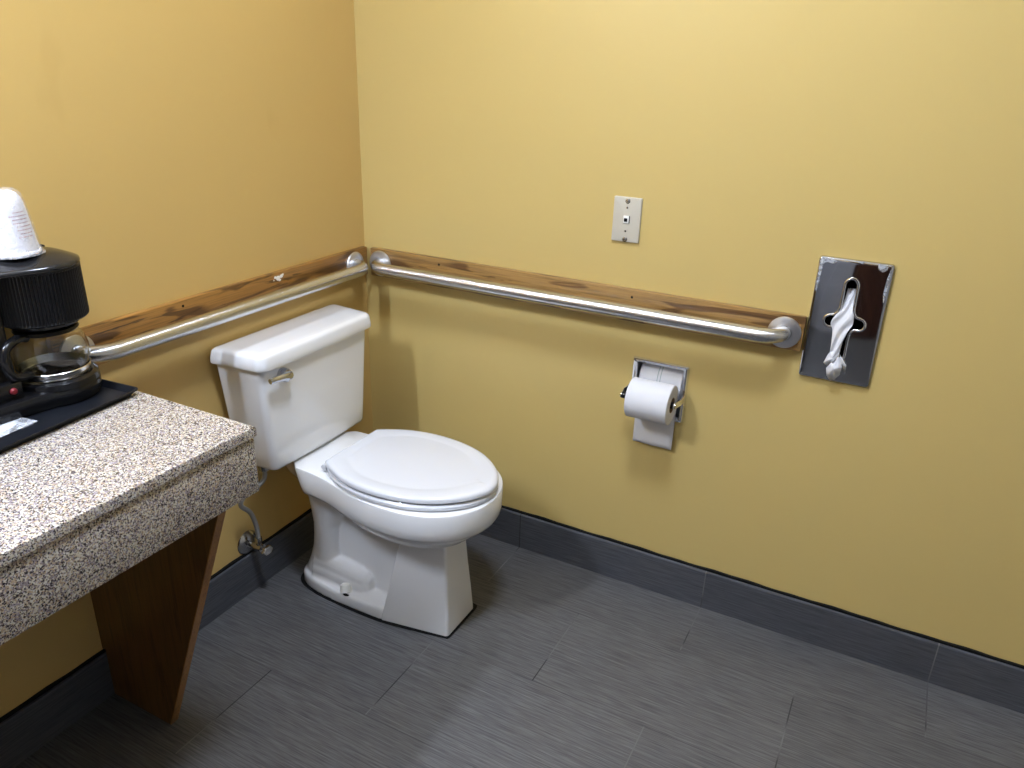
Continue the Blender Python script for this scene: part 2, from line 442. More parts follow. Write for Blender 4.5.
def grab_bar(axis, a, b, label, loc):
    g = thing('grab_bar', label, 'grab bar', loc, None)
    f = (lambda s, d: (s, -d, ZR)) if axis == 'x' else (lambda s, d: (d, -s, ZR))
    D = 0.0770; wall = TH
    path = [Vector(f(a, wall+0.003)), Vector(f(a, wall+0.012))]
    path += arc_path(f(a, wall), f(a, D), f(b, D), 0.056, 12)
    n = 30
    lo, hi = a+0.056, b-0.056
    path += [Vector(f(lo+(hi-lo)*i/n, D)) for i in range(1, n)]
    path += arc_path(f(a, D), f(b, D), f(b, wall), 0.056, 12)
    path += [Vector(f(b, wall+0.012)), Vector(f(b, wall+0.003))]
    bm = bmesh.new(); tube(bm, path, 0.0188, 24, up=(0, 0, 1))
    obj('rail', bm, M['steel_'+axis], g)
    for s in (a, b):
        bm = bmesh.new()
        sgn = -1 if axis == 'x' else 1
        pr = [(0.0195, wall+0.0005), (0.040, wall+0.0005), (0.0405, wall+0.003), (0.039, wall+0.006), (0.030, wall+0.0085), (0.0192, wall+0.009), (0.0192, wall+0.0005)]
        c = (s, 0, ZR) if axis == 'x' else (0, -s, ZR)
        lathe(bm, [(r, sgn*h) for r, h in pr], c, 40, 'y' if axis == 'x' else 'x')
        obj('flange', bm, M['flange'], g)
    return g
grab_bar('x', 0.0755, 1.3085, 'long stainless grab bar along the right wall, above the toilet paper', (0.69, -TH, ZR))
grab_bar('y', 0.0785, 1.010, 'short stainless grab bar on the left wall above the toilet tank', (TH, -0.53, ZR))

# ------------------------------------------------------------------ toilet
YC = -0.422
toilet = thing('toilet', 'white two-piece toilet with closed lid standing in the corner of the room', 'toilet', (0.36, YC, 0))
def plan(pts, n=120):
    """closed plan outline from (x, half width) control points, first and last on the axis"""
    up = catmull([(x, w) for x, w in pts], 8)
    full = [(p.x, max(p.y, 0)) for p in up]
    loop = full + [(x, -w) for x, w in full[-2:0:-1]]
    return resample(loop, n)
def ring(pts, z, n=120): return [(p.x, YC+p.y, z) for p in plan(pts, n)]
def scaled(pts, k, cx=0.44, dx=0.0): return [((x-cx)*k+cx+dx, w*k) for x, w in pts]
RIM = [(0.028, 0), (0.028, 0.050), (0.034, 0.066), (0.10, 0.088), (0.150, 0.120), (0.160, 0.131), (0.168, 0.1345), (0.22, 0.1375), (0.28, 0.147), (0.35, 0.166), (0.42, 0.180),
       (0.50, 0.185), (0.57, 0.178), (0.63, 0.156), (0.68, 0.116), (0.71, 0.064), (0.719, 0.028), (0.721, 0)]
def inset(pts, d, cx=0.42):
    out = []
    for x, w in pts:
        out.append((x+(d if x < 0.1 else (-d*max(0, (x-0.45)/0.27))), max(0.0, w-d)))
    return out
bm = bmesh.new()
# underside of the bowl
BW = [(0.24, 0), (0.245, 0.06), (0.29, 0.108), (0.37, 0.136), (0.47, 0.146), (0.56, 0.136), (0.63, 0.104), (0.672, 0.055), (0.684, 0)]
loft(bm, [ring(BW, 0.36), ring(scaled(BW, 1.0, 0.45), 0.340), ring(scaled(BW, 0.95, 0.45), 0.318), ring(scaled(BW, 0.84, 0.45), 0.294), ring(scaled(BW, 0.66, 0.45), 0.272), ring(scaled(BW, 0.48, 0.45), 0.258)])
# web between rear neck and pedestal
WB = [(0.13, 0), (0.135, 0.03), (0.20, 0.042), (0.36, 0.047), (0.50, 0.055), (0.54, 0.03), (0.54, 0)]
loft(bm, [ring(WB, 0.01), ring(WB, 0.30), ring(WB, 0.36)])
# foot flange
FT = [(0.088, 0), (0.090, 0.045), (0.107, 0.077), (0.150, 0.097), (0.22, 0.108), (0.32, 0.1115), (0.40, 0.1100), (0.428, 0.105), (0.445, 0.08), (0.445, 0)]
loft(bm, [ring(FT, 0.0), ring(FT, 0.030), ring(scaled(FT, 0.985, 0.28), 0.037), ring(scaled(FT, 0.95, 0.28), 0.0405), ring(scaled(FT, 0.6, 0.28), 0.043)])
# rear neck down to the floor
def neck(c, a, b, z): return [(c+a*math.copysign(abs(math.cos(q))**0.8, math.cos(q)), YC+b*math.copysign(abs(math.sin(q))**0.8, math.sin(q)), z) for q in [2*PI*i/48 for i in range(48)]]
loft(bm, [neck(0.20, 0.120, 0.105, 0.385), neck(0.20, 0.098, 0.090, 0.345), neck(0.196, 0.080, 0.081, 0.300), neck(0.190, 0.066, 0.076, 0.255), neck(0.184, 0.054, 0.073, 0.215),
          neck(0.180, 0.052, 0.072, 0.17), neck(0.178, 0.055, 0.074, 0.13), neck(0.176, 0.068, 0.078, 0.085), neck(0.178, 0.085, 0.084, 0.05), neck(0.180, 0.095, 0.088, 0.02)])
# trapway ridge low on both sides, and the rounded hump under the deck
for s in (-1, 1):
    def pt(x, v, z): return (x, YC+s*v, z)
    for zz, rr, vv in ((0.030, 0.040, 0.050), (0.052, 0.040, 0.048), (0.074, 0.037, 0.045)):
        tube(bm, [pt(0.15, vv, zz+0.006), pt(0.20, vv, zz+0.006), pt(0.26, vv+0.001, zz+0.003), pt(0.310, vv+0.002, zz-0.002), pt(0.330, vv+0.002, zz-0.005), pt(0.343, vv+0.001, zz-0.008), pt(0.350, vv, zz-0.010)], [rr, rr, rr, rr*0.95, rr*0.82, rr*0.58, rr*0.2], 20)
me = bpy.data.meshes.new('bowl_cage'); bm.to_mesh(me); bm.free()
tmp = bpy.data.objects.new('bowl_cage', me); COL.objects.link(tmp)
md = tmp.modifiers.new('r', 'REMESH'); md.mode = 'VOXEL'; md.voxel_size = 0.0032; md.use_smooth_shade = True
md2 = tmp.modifiers.new('s', 'SMOOTH'); md2.factor = 0.5; md2.iterations = 6
dg = bpy.context.evaluated_depsgraph_get()
me2 = bpy.data.meshes.new_from_object(tmp.evaluated_get(dg))
bpy.data.objects.remove(tmp); bpy.data.meshes.remove(me)
bm = bmesh.new()
def fwd(pts, k): return [(x+k*max(0.0, 1-x/0.34), w) for x, w in pts]
# rim band and flat deck behind the seat, crisp
loft(bm, [ring(inset(RIM, 0.06), 0.4362), ring(inset(RIM, 0.006), 0.4362), ring(inset(RIM, 0.0015), 0.4348), ring(RIM, 0.431), ring(fwd(RIM, 0.024), 0.385), ring(fwd(inset(RIM, 0.002), 0.036), 0.366), ring(fwd(inset(RIM, 0.006), 0.044), 0.356), ring(fwd(inset(RIM, 0.014), 0.052), 0.350),
          ring(fwd(inset(RIM, 0.05), 0.06), 0.345)])
# front pedestal with flat front and sides
def ped(xf, hf, xb, hb, r=0.010):
    return round_poly([(xb, -hb), (xf, -hf), (xf-0.001, hf-0.008), (xb, hb)], [0.004, r, r, 0.004], 6)
loft(bm, [[(x, YC+v, z) for x, v in ped(*a)] for a, z in [((0.6245, 0.077, 0.421, 0.1105), 0.0), ((0.6245, 0.0765, 0.422, 0.110), 0.012), ((0.620, 0.070, 0.438, 0.103), 0.09),
          ((0.613, 0.063, 0.456, 0.096), 0.18), ((0.608, 0.058, 0.474, 0.091), 0.26), ((0.607, 0.058, 0.482, 0.090), 0.30), ((0.60, 0.06, 0.49, 0.09), 0.34)]])
bmesh.ops.recalc_face_normals(bm, faces=bm.faces[:])
bm.from_mesh(me2); bpy.data.meshes.remove(me2)
obj('bowl', bm, M['porcelain'], toilet, 45)
# thin black strip on the floor, just outside the foot's outline
FULL = [(p[0], p[1]) for p in ped(0.622, 0.073, 0.425, 0.109)]
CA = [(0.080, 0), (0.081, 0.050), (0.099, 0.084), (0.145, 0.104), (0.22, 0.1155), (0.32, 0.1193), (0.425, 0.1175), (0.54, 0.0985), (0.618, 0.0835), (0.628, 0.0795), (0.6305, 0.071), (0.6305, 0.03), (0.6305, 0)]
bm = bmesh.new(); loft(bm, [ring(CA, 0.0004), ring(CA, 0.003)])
tag(obj('foot_line', bm, M['black_gap'], toilet), 'black line at the floor')
# bolt caps
for s in (-1, 1):
    c = (0.288, YC+s*0.0965, 0.0360)
    bm = bmesh.new(); lathe(bm, [(0.0, 0.029), (0.010, 0.0285), (0.0158, 0.025), (0.0172, 0.017), (0.0174, 0.003), (0.0, 0.003)], c, 28)
    bmesh.ops.rotate(bm, cent=c, matrix=Matrix.Rotation(s*0.28, 3, 'X') @ Matrix.Rotation(-0.30, 3, 'Y'), verts=bm.verts[:])
    cp = tag(obj('bolt_cap', bm, M['cap'], toilet), 'white plastic bolt cap')
    bm = bmesh.new(); lathe(bm, [(0.0, 0.0025), (0.0135, 0.0025), (0.0140, 0.0), (0.0, 0.0)], (c[0]+0.006, c[1]+s*0.002, 0.0375), 24)
    tag(obj('bolt_hole', bm, M['dark'], cp), 'dark gap under the cap')
# seat ring and lid
LID = [(0.2570, 0), (0.2570, 0.060), (0.2570, 0.108), (0.2573, 0.1145), (0.261, 0.1185), (0.278, 0.129), (0.30, 0.141), (0.35, 0.163), (0.41, 0.1755), (0.47, 0.1775), (0.54, 0.168), (0.60, 0.147), (0.65, 0.115), (0.690, 0.074), (0.712, 0.034), (0.7185, 0.012), (0.719, 0)]
SEAT = [(0.260, 0), (0.260, 0.10), (0.266, 0.117), (0.30, 0.1415), (0.35, 0.164), (0.41, 0.177), (0.47, 0.1795), (0.54, 0.170), (0.60, 0.149), (0.65, 0.117), (0.690, 0.075), (0.711, 0.034), (0.717, 0)]
def inl(pts, d): 
    cx, cy = 0.47, 0.0
    return [(x+d*max(0.0, 1-(x-0.257)/0.14)-d*max(0, (x-0.5)/0.23), max(0, w-d)) for x, w in pts]
bm = bmesh.new()
loft(bm, [ring(inl(SEAT, 0.006), 0.4375), ring(SEAT, 0.441), ring(SEAT, 0.449), ring(inl(SEAT, 0.005), 0.4545)])
obj('seat', bm, M['seat'], toilet, 40)
bm = bmesh.new()
loft(bm, [ring(inl(LID, 0.004), 0.4585), ring(LID, 0.461), ring(LID, 0.4685), ring(inl(LID, 0.002), 0.4725), ring(inl(LID, 0.006), 0.4755), ring(inl(LID, 0.014), 0.4766), ring(inl(LID, 0.036), 0.4764),
          ring(inl(LID, 0.040), 0.4757), ring(inl(LID, 0.047), 0.4756), ring(inl(LID, 0.052), 0.4762)])
obj('seat_lid', bm, M['seat'], toilet, 50)
for s in (-1, 1):
    bm = bmesh.new()
    tube(bm, [(0.2545, YC+s*0.118, 0.452), (0.2545, YC+s*0.055, 0.452)], 0.0085, 16)
    box(bm, 0.243, 0.268, YC+s*0.0865-0.026, YC+s*0.0865+0.026, 0.4362, 0.449, 0.004)
    obj('hinge', bm, M['seat'], toilet)
for s in (-1, 1):
    bm = bmesh.new(); box(bm, 0.244, 0.252, YC+s*0.03-0.012, YC+s*0.03+0.012, 0.4362, 0.440, 0.001)
    tag(obj('bumper', bm, M['oldmetal'], toilet), 'grey slot cover')
# tank
def tk(x0, x1, hb, hf, z, r=0.024, i=0.0):
    bow = 0.006
    pts = [(x0+i, -(hb-i)), (x1-i-bow, -(hf-i)), (x1-i, 0.0), (x1-i-bow, hf-i), (x0+i, hb-i)]
    rp = round_poly(pts, [0.012, max(0.004, r-i), 1.6, max(0.004, r-i), 0.012], 8)
    return [(x, YC+v, z) for x, v in rp]
bm = bmesh.new()
R = []
for z, i in ((0.4400, 0.022), (0.4415, 0.012), (0.4465, 0.004), (0.456, 0.0)):
    R.append(tk(0.020, 0.160, 0.204, 0.195, z, i=i))
for k in range(1, 7):
    q = k/6
    R.append(tk(0.020-0.005*q, 0.160+0.007*q, 0.204+0.030*q, 0.195+0.021*q, 0.456+0.295*q))
loft(bm, R)
obj('tank', bm, M['porcelain'], toilet, 40)
bm = bmesh.new()
loft(bm, [tk(0.006, 0.184, 0.245, 0.229, z, 0.032, i) for z, i in ((0.7475, 0.006), (0.7478, 0.0015), (0.7505, 0.0), (0.762, 0.0010), (0.779, 0.0040), (0.784, 0.0065), (0.788, 0.012), (0.7895, 0.020), (0.790, 0.036))])
obj('tank_lid', bm, M['porcelain'], toilet, 50)
bm = bmesh.new(); loft(bm, [[(x, YC+v, z) for x, v in round_poly([(0.055, -0.075), (0.132, -0.075), (0.132, 0.075), (0.055, 0.075)], 0.02, 6)] for z in (0.430, 0.443)])
tag(obj('gasket', bm, M['oldmetal'], toilet), 'dull grey gasket under the tank')
# chrome trip lever
hy = YC-0.146; hz = 0.7165
bm = bmesh.new(); lathe(bm, [(0.0, 0.1850), (0.011, 0.1845), (0.016, 0.182), (0.0185, 0.176), (0.0185, 0.160)], (0, hy, hz), 28, 'x')
tube(bm, [(0.181, hy+0.004, hz), (0.188, hy-0.010, hz+0.003), (0.1895, hy-0.030, hz+0.006), (0.187, hy-0.050, hz+0.007), (0.1845, hy-0.066, hz+0.006)], [0.0130, 0.0120, 0.0102, 0.0090, 0.0072], 16)
tag(obj('flush_handle', bm, M['lever'], toilet), 'chrome trip lever')

# ------------------------------------------------------------------ water supply
VY, VZ = -0.606, 0.163
sv = thing('supply_valve', 'metal shut-off valve with round wall plate and braided hose left of the toilet', 'valve', (0, VY, VZ))
bm = bmesh.new(); lathe(bm, [(0.0, 0.014), (0.013, 0.0138), (0.026, 0.010), (0.036, 0.0035), (0.0375, 0.0005), (0.0, 0.0005)], (0, VY, VZ), 32, 'x')
obj('wall_plate', bm, M['oldmetal'], sv)
bm = bmesh.new()
tube(bm, [(0.010, VY, VZ), (0.062, VY, VZ)], [0.0085, 0.0085], 14)
tube(bm, [(0.036, VY, VZ), (0.060, VY, VZ)], [0.012, 0.012], 14)
tube(bm, [(0.048, VY, VZ), (0.048, VY, VZ+0.030)], [0.008, 0.008], 14)
tube(bm, [(0.048, VY, VZ+0.018), (0.048, VY, VZ+0.034)], [0.0105, 0.0105], 6)
tube(bm, [(0.06, VY, VZ), (0.078, VY, VZ)], [0.0055, 0.0055], 10)
obj('valve_body', bm, M['oldmetal'], sv)
bm = bmesh.new(); loft(bm, [[(0.078+h, VY+0.0195*k*math.cos(a)*(1+.06*math.cos(6*a)), VZ+0.0135*k*math.sin(a)*(1+.06*math.cos(6*a))) for a in [2*PI*i/36 for i in range(36)]] for h, k in ((-0.004, 0.7), (-0.003, 0.95), (0.003, 1.0), (0.006, 0.85), (0.007, 0.4))])
obj('valve_handle', bm, M['oldmetal'], sv)
bm = bmesh.new()
tube(bm, catmull([(0.048, VY, VZ+0.032), (0.049, VY-0.003, VZ+0.075), (0.052, VY-0.022, VZ+0.130), (0.056, VY-0.054, VZ+0.170), (0.062, VY-0.046, VZ+0.196), (0.070, VY-0.010, VZ+0.208), (0.078, VY+0.018, VZ+0.228), (0.078, VY+0.022, VZ+0.262)], 7), 0.0068, 12)
obj('hose', bm, M['hose'], sv)
bm = bmesh.new(); tube(bm, [(0.078, VY+0.022, VZ+0.255), (0.078, VY+0.022, VZ+0.2765)], [0.015, 0.018], 10)
obj('coupling_nut', bm, M['oldmetal'], sv)

# ------------------------------------------------------------------ vanity counter
CZ, CX, CY = 0.839, 0.5235, -1.008
van = thing('vanity_counter', 'speckled granite vanity counter with deep front apron, held up by a wooden panel', 'counter', (0.25, -1.6, 0))
def slab(x1, y1, z, i): return [(0.001, y1-i), (x1-i, y1-i), (x1-i, -2.60), (0.001, -2.60)]
bm = bmesh.new()
loft(bm, [[(x, y, z) for x, y in slab(CX, CY, z, i)] for z, i in ((CZ-0.022, 0.0025), (CZ-0.020, 0.0), (CZ-0.005, 0.0), (CZ-0.0015, 0.0015), (CZ, 0.005))])
obj('countertop', bm, M['granite'], van, 40)
AZ = 0.699
bm = bmesh.new(); box(bm, CX-0.026, CX-0.0045, -2.60, CY-0.003, AZ, CZ-0.0215, 0.002)
obj('apron', bm, M['granite'], van, 40)
bm = bmesh.new(); box(bm, 0.001, CX-0.0265, CY-0.025, CY-0.003, AZ, CZ-0.0215, 0.002)
obj('end_apron', bm, M['granite'], van, 40)
bm = bmesh.new()
prof = [(0.0135, 0.0), (0.212, 0.0), (0.488, AZ+0.001), (0.488, CZ-0.023), (0.002, CZ-0.023), (0.002, HB+0.012), (0.0135, HB+0.012)]
loft(bm, [[(x, y, z) for x, z in prof] for y in (-1.0825, -1.0625)])
es = [e for e in bm.edges if abs(e.verts[0].co.x-e.verts[1].co.x) > 0.2 and abs(e.verts[0].co.z-e.verts[1].co.z) > 0.4]
bmesh.ops.bevel(bm, geom=es, offset=0.002, segments=2, profile=0.5, affect='EDGES')
sp_ = tag(obj('support_panel', bm, M['panel'], van), 'tapered brown wooden panel')
bm = bmesh.new()
loft(bm, [[(x, y, z) for x, z in [(0.2122, 0.0003), (0.2147, 0.0003), (0.4907, AZ+0.0008), (0.4882, AZ+0.0008)]] for y in (-1.0825, -1.0625)])
tag(obj('edge_band', bm, M['edge'], sp_, 0), 'lighter tan front edge')

# ------------------------------------------------------------------ things on the counter
def rotp(x, y, a, cx, cy):
    c, s = math.cos(a), math.sin(a); return (cx+(x-cx)*c-(y-cy)*s, cy+(x-cx)*s+(y-cy)*c)
TA = math.radians(4.5)
TX0, TX1, TY0, TY1 = 0.010, 0.223, -1.46, -1.020
tray = thing('serving_tray', 'black plastic tray with raised rim under the coffee maker', 'tray', (0.12, -1.2, CZ))
def trr(i, z): return [(*rotp(x, y, TA, TX1, TY1), z) for x, y in round_poly([(TX0+i, TY0+i), (TX1-i, TY0+i), (TX1-i, TY1-i), (TX0+i, TY1-i)], 0.012, 5)]
bm = bmesh.new()
loft(bm, [trr(0.010, CZ+0.0004), trr(0.004, CZ+0.0105), trr(0.0, CZ+0.012), trr(0.0, CZ+0.0145), trr(0.003, CZ+0.0145), trr(0.0055, CZ+0.011), trr(0.011, CZ+0.0035)])
obj('tray_body', bm, M['tray'], tray)
TZ = CZ+0.0036                                     # tray's inside floor
MX, MY = 0.088, -1.104                             # axis of the brewing side
cm = thing('coffee_maker', 'small black coffee maker with ribbed brew basket and red switch on the tray', 'coffee maker', (MX, MY, TZ))
# base: round warming end running into a taller foot under the water tank
def cmb(i, z):
    arc = [(MX+(0.0785-i)*math.cos(a), MY+(0.0785-i)*math.sin(a)) for a in [(-0.20+1.20*k/28)*PI for k in range(29)]]
    return [(x, y, z) for x, y in arc+[(0.014+i, -1.285+i), (0.140-i, -1.285+i), (0.146-i, -1.190)]]
bm = bmesh.new()
loft(bm, [cmb(0.005, TZ+0.0002), cmb(0.0, TZ+0.008), cmb(0.0, TZ+0.028), cmb(0.003, TZ+0.033), cmb(0.010, TZ+0.035)])
box(bm, 0.014, 0.130, -1.285, -1.192, TZ+0.032, TZ+0.068, 0.006)
obj('base', bm, M['black_gloss'], cm)
bm = bmesh.new(); lathe(bm, [(0.0, TZ+0.041), (0.060, TZ+0.041), (0.063, TZ+0.0465), (0.069, TZ+0.048), (0.0765, TZ+0.044), (0.0785, TZ+0.033), (0.0, TZ+0.033)], (MX, MY, 0), 56)
obj('warming_plate', bm, M['black_gloss'], cm)
bm = bmesh.new()
def tw(i, z): return [(x, y, z) for x, y in round_poly([(0.014+i, -1.285+i), (0.110-i, -1.285+i), (0.110-i, -1.186), (0.014+i, -1.186)], 0.014, 5)]
loft(bm, [tw(0.0, TZ+0.066), tw(0.0, TZ+0.24), tw(0.0, TZ+0.262), tw(0.004, TZ+0.2635)])
obj('water_tank', bm, M['smoke'], cm)
bm = bmesh.new(); lathe(bm, [(0.0, 0.006), (0.0045, 0.0055), (0.0062, 0.0035), (0.0066, 0.0), (0.0, 0.0)], (0.1296, -1.2120, TZ+0.0530), 20, 'x')
tag(obj('switch', bm, M['red'], cm), 'red power switch')
# ribbed basket
BZ0, BZ1 = 1.004, 1.108
bm = bmesh.new(); n = 80*4
def rib(r, d, z): return [(MX+(r-(d if (i % 4) in (0, 1) else 0))*math.cos(2*PI*i/n), MY+(r-(d if (i % 4) in (0, 1) else 0))*math.sin(2*PI*i/n), z) for i in range(n)]
loft(bm, [rib(0.070, 0, BZ0-0.001), rib(0.0765, 0, BZ0), rib(0.0795, 0.0002, BZ0+0.003), rib(0.080, 0.0026, BZ0+0.006), rib(0.0790, 0.0026, BZ1-0.006), rib(0.0795, 0.0, BZ1-0.004), rib(0.0795, 0, BZ1)])
obj('brew_basket', bm, M['black'], cm, 25)
bm = bmesh.new(); lathe(bm, [(0.0, BZ0-0.0015), (0.064, BZ0-0.0015), (0.062, BZ0-0.009), (0.058, BZ0-0.011), (0.0, BZ0-0.011)], (MX, MY, 0), 48)
obj('drip_collar', bm, M['black_gloss'], cm)
bm = bmesh.new()
def ld(i, z):
    arc = [(MX+(0.0805-i)*math.cos(a), MY+(0.0805-i)*math.sin(a)) for a in [(-0.12+1.10*k/32)*PI for k in range(33)]]
    return [(x, y, z) for x, y in arc+[(0.012+i, -1.288+i), (0.116-i, -1.288+i)]]
loft(bm, [ld(0.001, BZ1+0.0005), ld(0.0, BZ1+0.003), ld(0.001, BZ1+0.007), ld(0.006, BZ1+0.0100), ld(0.020, BZ1+0.0165), ld(0.034, BZ1+0.0225), ld(0.044, BZ1+0.0252), ld(0.052, BZ1+0.0258)])
obj('lid', bm, M['lid'], cm, 60)
for dx, dy in ((-0.040, 0.046), (-0.058, 0.026)):
    obj('lid_clip', B(MX+dx-0.006, MX+dx+0.006, MY+dy-0.006, MY+dy+0.006, BZ1+0.008, BZ1+0.0230, 0.002), M['black'], cm)

# carafe on the warming plate
GZ = TZ+0.0415
cf = thing('carafe', 'glass coffee carafe with steel band and black handle under the brew basket', 'carafe', (MX, MY, GZ))
outer = [(0.0, 0.0008), (0.050, 0.0008), (0.0575, 0.004), (0.0605, 0.012), (0.0655, 0.030), (0.0685, 0.046), (0.0680, 0.060), (0.0640, 0.076), (0.0575, 0.087), (0.0530, 0.093), (0.0535, 0.097)]
inner = [(r-0.0022, h) for r, h in outer[::-1] if r > 0.0 and h > 0.003] + [(0.050, 0.0032), (0.0, 0.0032)]
bm = bmesh.new(); lathe(bm, [(r, GZ+h) for r, h in outer+inner], (MX, MY, 0), 56)
bmesh.ops.remove_doubles(bm, verts=bm.verts[:], dist=2e-5)
obj('glass_body', bm, M['glass'], cf, 50)
bm = bmesh.new(); lathe(bm, [(0.0618, GZ+0.0075), (0.0640, GZ+0.0085), (0.0664, GZ+0.0215), (0.0654, GZ+0.0225), (0.0618, GZ+0.0075)], (MX, MY, 0), 64)
obj('steel_band', bm, M['band'], cf)
bm = bmesh.new(); lathe(bm, [(0.0, GZ+0.1045), (0.046, GZ+0.1045), (0.0555, GZ+0.1020), (0.0575, GZ+0.098), (0.0550, GZ+0.0945), (0.0, GZ+0.0945)], (MX, MY, 0), 48)
obj('carafe_lid', bm, M['black'], cf)
hd = Vector((0.34, -0.94, 0)).normalized()
bm = bmesh.new()
hp = [Vector((MX, MY, GZ))+hd*r+Vector((0, 0, h)) for r, h in ((0.055, 0.095), (0.074, 0.100), (0.104, 0.094), (0.116, 0.076), (0.115, 0.052), (0.104, 0.034), (0.082, 0.026), (0.0655, 0.0245))]
tube(bm, catmull(hp, 6), 0.0085, 14, up=(-hd.y, hd.x, 0))
obj('handle', bm, M['black_gloss'], cf)

# wrapped cup upside down on the machine
KX, KY, KZ = 0.094, -1.136, BZ1+0.0268
cup = thing('paper_cup', 'upturned white paper cup in clear wrap on top of the coffee maker', 'cup', (KX, KY, KZ))
bm = bmesh.new()
lathe(bm, [(0.0395, KZ+0.0005), (0.0435, KZ+0.0008), (0.0450, KZ+0.003), (0.0442, KZ+0.0065), (0.0425, KZ+0.0075), (0.0330, KZ+0.078), (0.0308, KZ+0.092), (0.0275, KZ+0.102), (0.0225, KZ+0.109), (0.0150, KZ+0.1125), (0.0, KZ+0.1135)], (KX, KY, 0), 56)
obj('cup_body', bm, M['cup'], cup)
bm = bmesh.new()
va = math.atan2(-1.95-KY, 1.55-KX)                 # the printed side turns to the room
widths = [(0.35, 0.9), (0.05, 1.0), (0.22, 1.0), (0.22, 1.0), (0.38, 1.0), (0.38, 1.0), (0.50, 1.0), (0.36, 1.0)]
for i, (s, e) in enumerate(widths):
    h = 0.078-0.0062*i
    r = 0.0425+(0.0330-0.0425)*(h-0.0075)/0.0705+0.0004
    a0 = va+0.06+s*0.75; a1 = va+0.06+e*1.0
    a = a0
    while a < a1:
        w = random.uniform(0.05, 0.13)
        seg = [a+w*k/3 for k in range(4)]
        for q0, q1 in zip(seg, seg[1:]):
            vs = [bm.verts.new((KX+r*math.cos(q), KY+r*math.sin(q), KZ+h+dz)) for q, dz in ((q0, -0.0008), (q1, -0.0008), (q1, 0.0008), (q0, 0.0008))]
            bm.faces.new(vs)
        a += w+0.025
tag(obj('print', bm, M['ink'], cup, 0), 'faded red lines of small print')
bm = bmesh.new()
n = 64; rings = []
for r, h in ((0.0510, 0.0006), (0.0485, 0.0035), (0.0455, 0.010), (0.0425, 0.030), (0.0385, 0.060), (0.0345, 0.090), (0.0300, 0.107), (0.0220, 0.1155), (0.008, 0.1185)):
    rings.append([(KX+(r+0.0008*math.sin(9*a+h*90))*math.cos(a), KY+(r+0.0008*math.sin(11*a+h*60))*math.sin(a), KZ+h+(0.0012*math.sin(5*a) if h > 0.1 else 0)) for a in [2*PI*i/n for i in range(n)]])
loft(bm, rings, False, True)
tag(obj('plastic_wrap', bm, M['film'], cup, 60), 'clear crinkled plastic wrap')

# condiment packet in the tray
pk = thing('condiment_packet', 'white condiment packet in a clear sleeve at the front of the tray', 'packet', (0.15, -1.26, TZ))
def quad_slab(pts, z0, z1):
    bm = bmesh.new(); loft(bm, [[(x, y, z0) for x, y in pts], [(x, y, z1) for x, y in pts]]); return bm
def lerp2(a, b, t): return (a[0]+(b[0]-a[0])*t, a[1]+(b[1]-a[1])*t)
A_, B_, C_, D_ = (0.100, -1.330), (0.118, -1.218), (0.181, -1.208), (0.194, -1.322)
obj('clear_sleeve', quad_slab([A_, D_, C_, B_], TZ+0.0030, TZ+0.0036), M['sleeve'], pk, 0)
obj('white_card', quad_slab([A_, lerp2(A_, D_, 0.96), lerp2(lerp2(B_, C_, 0.55), lerp2(A_, D_, 0.96), 0.22), B_], TZ+0.0003, TZ+0.0026), M['white'], pk, 0)
obj('grey_insert', quad_slab([lerp2(B_, C_, 0.62), lerp2(lerp2(A_, D_, 0.97), C_, 0.70), lerp2(lerp2(A_, D_, 0.97), C_, 0.90), lerp2(B_, C_, 0.92)], TZ+0.0003, TZ+0.0022), M['greyprint'], pk, 0)

# ------------------------------------------------------------------ right wall fittings
# telephone plate
px0, px1, pz0, pz1 = 0.8312, 0.9072, 1.0535, 1.1700
pxc, pzc = (px0+px1)/2, (pz0+pz1)/2
ph = thing('phone_wall_plate', 'pale telephone wall plate with a small jack, high on the right wall', 'wall plate', (pxc, 0, pzc))
bm = bmesh.new()
def pr(i, y): return [(x, y, z) for x, z in round_poly([(px0+i, pz0+i), (px1-i, pz0+i), (px1-i, pz1-i), (px0+i, pz1-i)], 0.003, 4)]
loft(bm, [pr(0.0, -0.0002), pr(0.0, -0.0048), pr(0.0008, -0.0064), pr(0.003, -0.0070)])
obj('plate', bm, M['plate'], ph)
for z in (pz1-0.0085, pz0+0.0085):
    bm = bmesh.new(); lathe(bm, [(0.0, -0.0105), (0.0045, -0.0100), (0.0058, -0.0085), (0.0058, -0.0065), (0.0, -0.0065)], (pxc, 0, z), 20, 'y')
    tag(obj('mounting_stud', bm, M['band'], ph), 'round metal stud')
    bm = bmesh.new(); lathe(bm, [(0.0, -0.0074), (0.0068, -0.0074), (0.0070, -0.0066), (0.0, -0.0066)], (pxc, 0, z-0.0012), 20, 'y')
    obj('stud_collar', bm, M['dark'], ph)
for z in (pz1-0.0270, pz0+0.0285):
    bm = bmesh.new(); lathe(bm, [(0.0, -0.0080), (0.0026, -0.0078), (0.0030, -0.0068), (0.0, -0.0068)], (pxc, 0, z), 14, 'y')
    tag(obj('screw', bm, M['oldmetal'], ph), 'small dull screw')
bm = bmesh.new(); box(bm, pxc-0.0080, pxc+0.0080, -0.0100, -0.0066, pzc-0.0085, pzc+0.0105, 0.0012)
jk = obj('jack', bm, M['cap'], ph)
obj('jack_socket', B(pxc-0.0056, pxc+0.0040, -0.0106, -0.0080, pzc-0.0050, pzc+0.0045, 0.0008), M['dark'], jk)
obj('jack_edge', B(pxc+0.0080, pxc+0.0092, -0.0095, -0.0066, pzc-0.0085, pzc+0.0105), M['dark'], jk)

